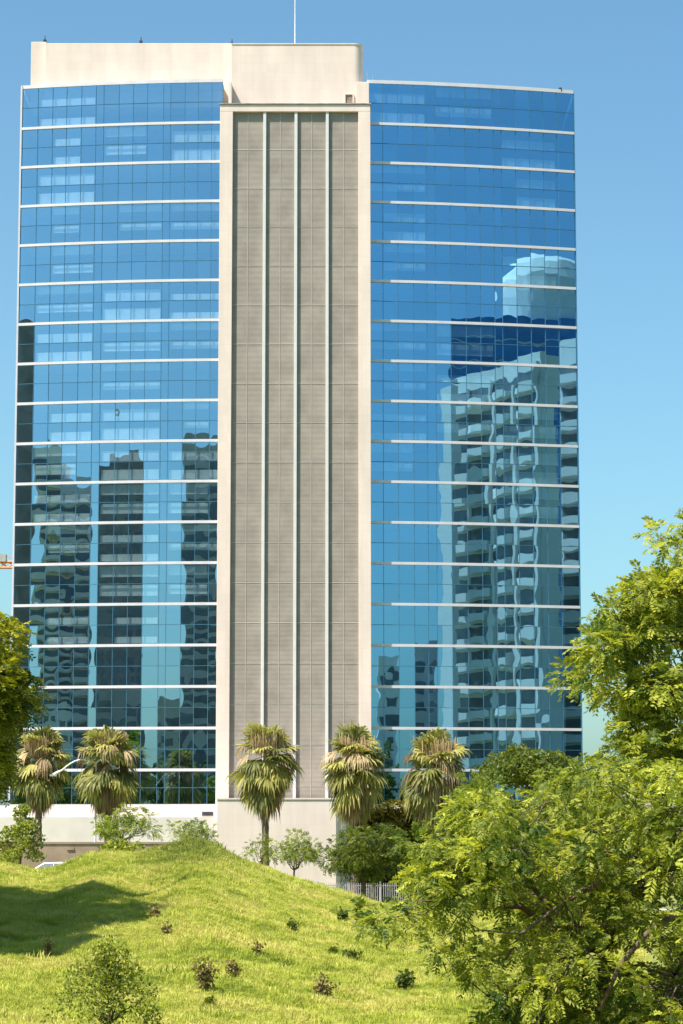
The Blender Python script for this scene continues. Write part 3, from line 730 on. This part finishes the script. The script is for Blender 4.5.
n1 = t.nodes.new('ShaderNodeTexNoise'); n1.inputs['Scale'].default_value = 0.55; n1.inputs['Detail'].default_value = 6; t.links.new(gm.outputs['Position'], n1.inputs['Vector'])
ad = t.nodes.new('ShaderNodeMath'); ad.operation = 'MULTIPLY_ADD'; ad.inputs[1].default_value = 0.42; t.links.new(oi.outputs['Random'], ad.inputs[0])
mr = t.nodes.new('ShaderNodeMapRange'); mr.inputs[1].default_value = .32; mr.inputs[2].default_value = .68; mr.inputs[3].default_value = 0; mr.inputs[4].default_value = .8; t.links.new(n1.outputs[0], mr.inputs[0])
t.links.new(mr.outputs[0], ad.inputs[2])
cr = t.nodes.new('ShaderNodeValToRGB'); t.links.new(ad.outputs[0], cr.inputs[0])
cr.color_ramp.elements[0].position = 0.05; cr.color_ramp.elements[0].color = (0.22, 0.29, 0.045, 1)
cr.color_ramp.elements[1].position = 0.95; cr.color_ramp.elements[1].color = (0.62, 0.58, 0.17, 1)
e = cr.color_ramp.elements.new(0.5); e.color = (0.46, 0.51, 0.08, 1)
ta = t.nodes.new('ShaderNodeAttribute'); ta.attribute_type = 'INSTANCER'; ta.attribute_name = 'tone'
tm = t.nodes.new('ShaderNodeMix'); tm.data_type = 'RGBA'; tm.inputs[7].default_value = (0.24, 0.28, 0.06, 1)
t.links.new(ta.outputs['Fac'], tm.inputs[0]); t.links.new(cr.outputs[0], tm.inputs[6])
df = t.nodes.new('ShaderNodeBsdfDiffuse'); tl = t.nodes.new('ShaderNodeBsdfTranslucent'); ms = t.nodes.new('ShaderNodeMixShader'); ms.inputs[0].default_value = .32
t.links.new(tm.outputs[2], df.inputs[0]); t.links.new(tm.outputs[2], tl.inputs[0]); t.links.new(df.outputs[0], ms.inputs[1]); t.links.new(tl.outputs[0], ms.inputs[2]); t.links.new(ms.outputs[0], out.inputs[0])
tuftcol = bpy.data.collections.new('grass_tufts')
for i, (nb, h, sp, le, wd) in enumerate([(24, .08, .14, .5, .007), (20, .11, .15, .6, .007), (16, .16, .10, .5, .006), (28, .07, .18, .9, .008)]):
    me = tuft('grass_tuft', nb, h, sp, le, wd); me.materials.append(mG)
    tuftcol.objects.link(bpy.data.objects.new('grass_tuft', me))
def grass(name, N, ylo, yhi, scl):
    y = rng.uniform(ylo**1.0, yhi, N); a = rng.uniform(-40, 640, N); x = (a-CX)/F*y
    z = terrain(x, y)
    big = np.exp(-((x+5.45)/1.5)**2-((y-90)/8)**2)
    clump = 0.5+0.5*np.sin(x*2.1+np.sin(y*.9)*2)*np.sin(y*1.1+np.sin(x*1.3)*2)
    c2 = np.sin(x*5.3+2*np.sin(y*2.2+x))*np.sin(y*3.1+2*np.sin(x*3.7))
    sc = scl*(0.6+0.5*clump)*rng.uniform(.6, 1.35, N)*(1+0.9*big)*(1+0.5*(c2 > .8))*np.where(rng.random(N) < .004, 2.0, 1)
    me = bpy.data.meshes.new(name); me.from_pydata(np.stack([x, y, z], -1).tolist(), [], [])
    at1 = me.attributes.new('sc', 'FLOAT', 'POINT'); at1.data.foreach_set('value', sc.astype(np.float32))
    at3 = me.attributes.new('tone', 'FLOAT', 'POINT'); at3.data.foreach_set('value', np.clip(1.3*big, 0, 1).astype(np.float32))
    at2 = me.attributes.new('rz', 'FLOAT', 'POINT'); at2.data.foreach_set('value', rng.uniform(0, 6.28, N).astype(np.float32))
    o = link(name, me, mG); tag(o, 'bright green uneven grass covering the sloping lawn and its mounds', 'grass', kind='stuff')
    ng = bpy.data.node_groups.new('scatter', 'GeometryNodeTree')
    ng.interface.new_socket('Geometry', in_out='INPUT', socket_type='NodeSocketGeometry'); ng.interface.new_socket('Geometry', in_out='OUTPUT', socket_type='NodeSocketGeometry')
    gi, go = ng.nodes.new('NodeGroupInput'), ng.nodes.new('NodeGroupOutput'); ip = ng.nodes.new('GeometryNodeInstanceOnPoints'); ci = ng.nodes.new('GeometryNodeCollectionInfo')
    ci.inputs[0].default_value = tuftcol; ci.inputs[1].default_value = True; ci.inputs[2].default_value = True
    def na(n_):
        q = ng.nodes.new('GeometryNodeInputNamedAttribute'); q.data_type = 'FLOAT'; q.inputs[0].default_value = n_; return q
    a1, a2 = na('sc'), na('rz'); cx = ng.nodes.new('ShaderNodeCombineXYZ'); ng.links.new(a2.outputs[0], cx.inputs[2])
    ng.links.new(gi.outputs[0], ip.inputs['Points']); ng.links.new(ci.outputs[0], ip.inputs['Instance']); ip.inputs['Pick Instance'].default_value = True
    ng.links.new(cx.outputs[0], ip.inputs['Rotation']); ng.links.new(a1.outputs[0], ip.inputs['Scale']); ng.links.new(ip.outputs[0], go.inputs[0])
    md = o.modifiers.new('scatter', 'NODES'); md.node_group = ng
    return o
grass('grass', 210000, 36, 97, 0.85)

# ------------------------------------------------------------------ street things: lamp, car, crane
Yl = 213.5; lxp = XX(96, 770, Yl); gl = tz(lxp, Yl)
lp = empty('street_lamp', (lxp, Yl, gl), 'pale street lamp with curved arms reaching out either side of a palm', 'street lamp')
m_ = MB(); zl = ZZ(760, Yl)-gl; m_.tube([(0, 0, 0), (0, 0, 3), (0, 0, zl-.3)], [.13, .1, .07], 8); m_.build('pole', M_white, lp)
for sx_, far_, dz in ((-1, XX(54, 775, Yl)-lxp, ZZ(775, Yl)-gl), (1, XX(116, 775, Yl)-lxp, ZZ(768, Yl)-gl)):
    pts = []
    for k in range(11):
        f = k/10; pts.append((far_*f, -.6*f, zl-.3+(dz-zl+.3)*f**2.2+0.55*math.sin(min(1, f*1.25)*math.pi)*(.8)))
    m_ = MB(); m_.tube(pts, [.065]*8+[.08, .13, .12], 8); m_.build('arm', M_white, lp)
    hx = far_; m_ = MB(); m_.box(hx-.3, hx+.3, -.72, -.42, dz-.12, dz+.04); m_.build('lamp_head', M_gray, lp)

def car(x, Y, gz, rz, label):
    root = empty('parked_car', (x, Y, gz), label, 'car', rz=rz)
    prof = [(-2.05, .35), (-2.1, .75), (-1.95, .95), (-1.25, 1.05), (-.6, 1.45), (.7, 1.5), (1.55, 1.42), (1.95, .95), (2.05, .6), (2.0, .32)]
    m_ = MB(); n = len(prof)
    def yw(z): return .84 if z < 1.0 else .84-(z-1.0)*.35
    m_.add([(a, -yw(z), z) for a, z in prof]+[(a, yw(z), z) for a, z in prof], [tuple(range(n)), tuple(range(n, 2*n))[::-1]]+[(i, i+n, (i+1) % n+n, (i+1) % n) for i in range(n)])
    o = m_.build('body', M_carw, root); md = o.modifiers.new('b', 'BEVEL'); md.width = .06; md.segments = 2
    for s in (-1, 1):
        w1 = MB(); q = [(-1.15, 1.03), (-.58, 1.38), (.1, 1.41), (.1, 1.02)]; w1.add([(a, s*(yw(z)+.012), z) for a, z in q], [(0, 1, 2, 3)]); w1.build('side_window', M_winglass, root)
        w1 = MB(); q = [(.17, 1.02), (.17, 1.41), (1.4, 1.36), (1.7, 1.02)]; w1.add([(a, s*(yw(z)+.012), z) for a, z in q], [(0, 1, 2, 3)]); w1.build('side_window', M_winglass, root)
    w1 = MB(); w1.add([(-1.27, -.7, 1.08), (-.66, -.62, 1.46), (-.66, .62, 1.46), (-1.27, .7, 1.08)], [(0, 1, 2, 3)]); w1.build('windscreen', M_winglass, root)
    for a in (-1.3, 1.3):
        for s in (-1, 1):
            w1 = MB(); w1.tube([(a, s*.72, .32), (a, s*.9, .32)], .32, 18); tw = w1.build('wheel', M_tyre, root)
            w1 = MB(); w1.tube([(a, s*.895, .32), (a, s*.915, .32)], .19, 12); w1.build('rim', M_gray, tw)
    for s in (-1, 1):
        w1 = MB(); w1.box(-2.12, -1.98, s*.55-.16, s*.55+.16, .68, .84); w1.build('headlight', M_white, root)
cx_ = XX(62, 862, 190); car(cx_, 184, tz(cx_, 186)+.03, 0.0, 'white car just showing over the crest of the mound at the left')

# tower crane behind
Yc = 420; cz = ZZ(566, Yc); cxm = XX(-130, 566, Yc); gcz = tz(cxm, Yc)
cr_ = empty('tower_crane', (cxm, Yc, gcz), 'orange tower crane jib poking in at the left edge behind the tower', 'crane')
def lattice(m_, p0, p1, wd, nseg, r):
    p0, p1 = Vector(p0), Vector(p1); d = (p1-p0).normalized(); a = d.cross(Vector((0, 1, 0.01))).normalized()*wd; b_ = d.cross(a).normalized()*wd
    cs = [a+b_, a-b_, -a-b_, -a+b_]
    for c in cs: m_.tube([p0+c, p1+c], r, 4)
    for i in range(nseg):
        q0, q1 = p0.lerp(p1, i/nseg), p0.lerp(p1, (i+1)/nseg)
        for k in range(4): m_.tube([q0+cs[k], q1+cs[(k+1) % 4]], r*.6, 4)
hc = cz-gcz
m_ = MB(); lattice(m_, (0, 0, 0), (0, 0, hc), .8, 26, .12); m_.build('mast', M_orange, cr_)
m_ = MB(); lattice(m_, (-12, 0, hc+.2), (XX(60, 566, Yc)-cxm, 0, hc+.2), .5, 30, .17); m_.build('jib', M_orange, cr_)
xk = XX(1, 566, Yc)-cxm
m_ = MB(); m_.box(xk-1.2, xk+.9, -.8, .8, hc+.7, hc+2.0); m_.build('trolley', M_gray, cr_)
m_ = MB(); lattice(m_, (0, 0, hc), (0, 0, hc+7), .5, 5, .1); m_.tube([(0, 0, hc+7), (XX(30, 560, Yc)-cxm, 0, hc+.8)], .06, 4); m_.tube([(0, 0, hc+7), (-11, 0, hc+.8)], .06, 4); m_.build('tie_bars', M_orange, cr_)
m_ = MB(); m_.box(-12, -8.5, -.9, .9, hc-2.2, hc-.4); m_.build('counterweight', M_conc, cr_)
m_ = MB(); m_.box(.9, 2.5, -.8, .8, hc-2.4, hc-.5); m_.build('cab', M_white, cr_)

# low white roof behind the right trees
wr_ = empty('low_building', (XX(615, 780, 300), 300, -6.5), 'low building with a pale flat roof glimpsed through the right hand trees', 'building')
m_ = MB(); m_.box(-9, 9, 0, 14, 0, ZZ(772, 300)+6.5); m_.build('wall', M_conc, wr_)
m_ = MB(); m_.box(-9.4, 9.4, -.5, 14.4, ZZ(772, 300)+6.503, ZZ(767, 300)+6.5); m_.build('roof', M_white, wr_)
for k in range(4):
    m_ = MB(); m_.box(-7.5+k*4, -5.3+k*4, -.03, .2, 5, 7.2); m_.build('window', M_winglass, wr_)

# ------------------------------------------------------------------ the city opposite, mirrored in the glass
def obb_tower(name, label, P0, wid, dep, ang, H, fh, wall, style, cat='tower', g=-5.0, spire=False):
    """P0: near left corner (as seen from the facade), ang: direction of the face line"""
    root = empty(name, (P0[0], P0[1], g), label, cat, rz=ang); Ht = H-g
    m_ = MB(); m_.box(0, wid, -dep, 0, 0, Ht); m_.build('wall', wall, root)
    nf = int(Ht/fh)
    for k in range(nf):
        z = k*fh
        if style == 'windows':
            m_ = MB(); nb = max(2, int(wid/3.2)); s = wid/nb
            for i in range(nb): m_.box(i*s+s*.2, i*s+s*.8, -.1, .05, z+1.0, z+fh-.7)
            nb2 = max(2, int(dep/3.2)); s = dep/nb2
            for i in range(nb2):
                m_.box(-.05, .1, -i*s-s*.8, -i*s-s*.2, z+1.0, z+fh-.7); m_.box(wid-.1, wid+.05, -i*s-s*.8, -i*s-s*.2, z+1.0, z+fh-.7)
            m_.build('window_row', M_winglass, root)
        elif style == 'ribbon':
            m_ = MB(); m_.box(.4, wid-.4, -.1, .04, z+.9, z+fh-.5); m_.box(-.04, .1, -dep+.4, -.4, z+.9, z+fh-.5); m_.box(wid-.1, wid+.04, -dep+.4, -.4, z+.9, z+fh-.5)
            m_.build('window_row', M_winglass, root)
        elif style == 'balcony':
            m_ = MB(); m_.box(.5, wid-.5, -.1, .03, z+.3, z+fh-.35); m_.build('window_row', M_winglass, root)
            nb = max(1, int(wid/9)); s = wid/nb; m_ = MB()
            for i in range(nb):
                a, b_ = i*s+.3, (i+1)*s-1.2; cyv = 1.9
                m_.prism([(a, 0.035), (a+.3, 1.2), (a+1.6, cyv), (b_-1.6, cyv), (b_-.3, 1.2), (b_, 0.035)][::-1], z, z+1.25)
                m_.box(b_+.15, b_+.75, .035, 1.0, z, z+fh)
            m_.build('balcony', wall, root)
    if spire:
        m_ = MB(); m_.tube([(wid*.55, -dep*.4, Ht-.5), (wid*.55, -dep*.4, Ht+6), (wid*.55, -dep*.4, Ht+14)], [.5, .3, .1], 8); m_.build('spire', M_gray, root)
        m_ = MB(); m_.box(wid*.15, wid*.85, -dep*.8, -dep*.2, Ht+.003, Ht+3.5); m_.build('machine_room', wall, root)
    return root
def spanface(px0, px1, py, D0, D1):
    a, b_ = refl(px0, py, D0), refl(px1, py, D1); v = b_-a
    return a, math.hypot(v.x, v.y), math.atan2(v.y, v.x), a.z
# left wing reflections, shaded dark towers far behind the viewer.
# a face line running from low px to high px goes -x to +x seen from the facade, body extends away (-local y)
for px0, px1, py, D0, D1, fh, wall, style, lab, sp in (
    (15, 35, 318, 330, 330, 3.6, M_dgray, 'none', 'slim dark tower mirrored in the outermost panes of the left wing', False),
    (38, 62, 446, 300, 296, 3.4, M_twhite, 'balcony', 'balconied apartment block mirrored wavily in the left wing', False),
    (63, 89, 478, 304, 306, 3.4, M_twhite, 'balcony', 'lower grey apartment block mirrored beside the balconied one', False),
    (99, 145, 462, 290, 290, 3.9, M_dgray, 'windows', 'dark office tower with a spire mirrored in the middle of the left wing', True),
    (186, 219, 440, 300, 300, 3.6, M_conc, 'ribbon', 'grey tower mirrored next to the stone pilaster in the left wing', False)):
    a, wd, an, H = spanface(px0, px1, py, D0, D1)
    obb_tower('mirrored_tower', lab, a, wd, 22, an, H, fh, wall, style, spire=sp)
# right wing reflections, apartment tower with lit balconies
def angled(px0, px1, py, D0, ang):
    lo, hi = D0*.4, D0*1.3
    a = refl(px0, py, D0)
    for _ in range(30):
        D1 = (lo+hi)/2; v = refl(px1, py, D1)-a
        if math.atan2(v.y, v.x) < math.radians(ang): hi = D1
        else: lo = D1
    return a, refl(px1, py, D1)
a, b_ = angled(452, 541, 385, 126, 68)
v = b_-a; obb_tower('apartment_tower', 'pale apartment tower with curved balconies mirrored in the right wing', a, math.hypot(v.x, v.y), 7, math.atan2(v.y, v.x), a.z, 3.55, M_twhite, 'balcony')
a2, b2_ = angled(449, 590, 318, 160, 24)
v = b2_-a2; rt = obb_tower('glass_tower', 'blue glass tower with a white rounded roof mirrored in the right wing', a2, math.hypot(v.x, v.y), 36, math.atan2(v.y, v.x), a2.z, 3.9, M_blueglass, 'none')
m_ = MB(); Hh = a2.z+5; e0, e1 = refl(499, 285, 183), refl(588, 285, 183); c_ = (e0+e1)/2; rr_ = math.hypot(e1.x-e0.x, e1.y-e0.y)/2
c_ = Matrix.Rotation(-rt.rotation_euler.z, 3, 'Z') @ (Vector((c_.x, c_.y, 0))-Vector((rt.location.x, rt.location.y, 0)))
zc1 = refl(530, 267, 176).z+5; vs_, fs_ = [], []; prof = [(1, Hh+.01), (1, Hh+(zc1-Hh)*.45), (.985, Hh+(zc1-Hh)*.68), (.93, Hh+(zc1-Hh)*.86), (.84, Hh+(zc1-Hh)*.96), (.7, zc1)]
for (q_, z__) in prof:
    for k in range(40): vs_.append((c_.x+rr_*q_*math.cos(k*math.pi/20), c_.y+rr_*q_*math.sin(k*math.pi/20), z__))
for i in range(len(prof)-1):
    for k in range(40): fs_.append((i*40+k, i*40+(k+1) % 40, (i+1)*40+(k+1) % 40, (i+1)*40+k))
fs_.append(tuple(range(200, 240))); m_.add(vs_, fs_)
m_.build('roof_cap', M_twhite, rt)
for zz in (Hh-3.9*k for k in range(1, 22)):
    m_ = MB(); m_.box(-.06, math.hypot(v.x, v.y)+.06, -36.06, .06, zz-.25, zz+.05); m_.build('floor_line', M_conc, rt)
a, b_ = angled(562, 600, 340, 114, 68)
v = b_-a; obb_tower('apartment_tower', 'second pale balconied tower mirrored at the outer edge of the right wing', a, math.hypot(v.x, v.y), 16, math.atan2(v.y, v.x), a.z, 3.55, M_twhite, 'balcony')
a, b_ = angled(442, 450, 388, 118, 74)
v = b_-a; obb_tower('stair_tower', 'thin white blade-like stair tower mirrored left of the balconies', a, math.hypot(v.x, v.y), 3, math.atan2(v.y, v.x), a.z, 3.55, M_white, 'none')
# low blocks and street trees seen mirrored near the bottom of the glass
for i, (px, py, D, wd, wall, st_y, lab) in enumerate([(52, 705, 215, 16, M_white, 'windows', 'white low block mirrored at lower left'), (120, 690, 250, 20, M_gray, 'ribbon', 'long grey low block mirrored under the spired tower'),
        (168, 700, 230, 14, M_conc, 'windows', 'concrete low block mirrored right of the spired tower'), (386, 655, 150, 7, M_white, 'windows', 'white narrow house mirrored beside the right pilaster'), (425, 640, 170, 9, M_conc, 'windows', 'pale stepped block mirrored left of the stair tower')]):
    p = refl(px, py, D); v = refl(px+2, py, D)-p; an = math.atan2(v.y, v.x)
    obb_tower('low_block', lab, p-v.normalized()*wd/2, wd, 12, an, p.z, 3.4, wall, st_y, 'building')
# street trees opposite: one built, the rest copied
kinds = []
for q in range(2):
    C, R = [], []
    for k in range(34):
        d = unit(rng.normal(0, 1, 3)); r = rng.random()**.4; C.append(np.array([d[0]*r*4.2, d[1]*r*4.2, 12+d[2]*r*4.6])); R.append(rnd.uniform(1.2, 2.2))
    kinds.append(tree_clusters(C, R, 26, 'leaf', 0.75, (0, 0, 0), (0, 0, 6), .4, 8, LF_dark if q else LF_mid, 'street_tree', 'x', 'tree', 'street trees mirrored in the glass'))
spots = []
for px in list(range(24, 215, 19))+list(range(380, 575, 20)):
    spots.append((px, 150+rnd.uniform(-8, 14)))
used = [0, 0]; cnt_ = {'left': 0, 'right': 0}; ORD = 'first second third fourth fifth sixth seventh eighth ninth tenth eleventh twelfth thirteenth'.split()
for i, (px, D) in enumerate(spots):
    p = refl(px, 740, D); q = i % 2; src = kinds[q]
    if abs(p.x) < 24+max(0, p.y-100)*.1: continue
    if used[q] == 0: o = src; used[q] = 1
    else:
        o = src.copy(); COL.objects.link(o)
        for ch in src.children:
            c = ch.copy(); COL.objects.link(c); c.parent = o
    s = rnd.uniform(.85, 1.25); o.location = (p.x, p.y, -6.3); o.scale = (s, s, s); o.rotation_euler = (0, 0, rnd.uniform(0, 6.28))
    side = 'left' if px < 300 else 'right'; cnt_[side] += 1
    o['label'] = 'street tree mirrored low in the %s wing, %s from the left' % (side, ORD[cnt_[side]-1])
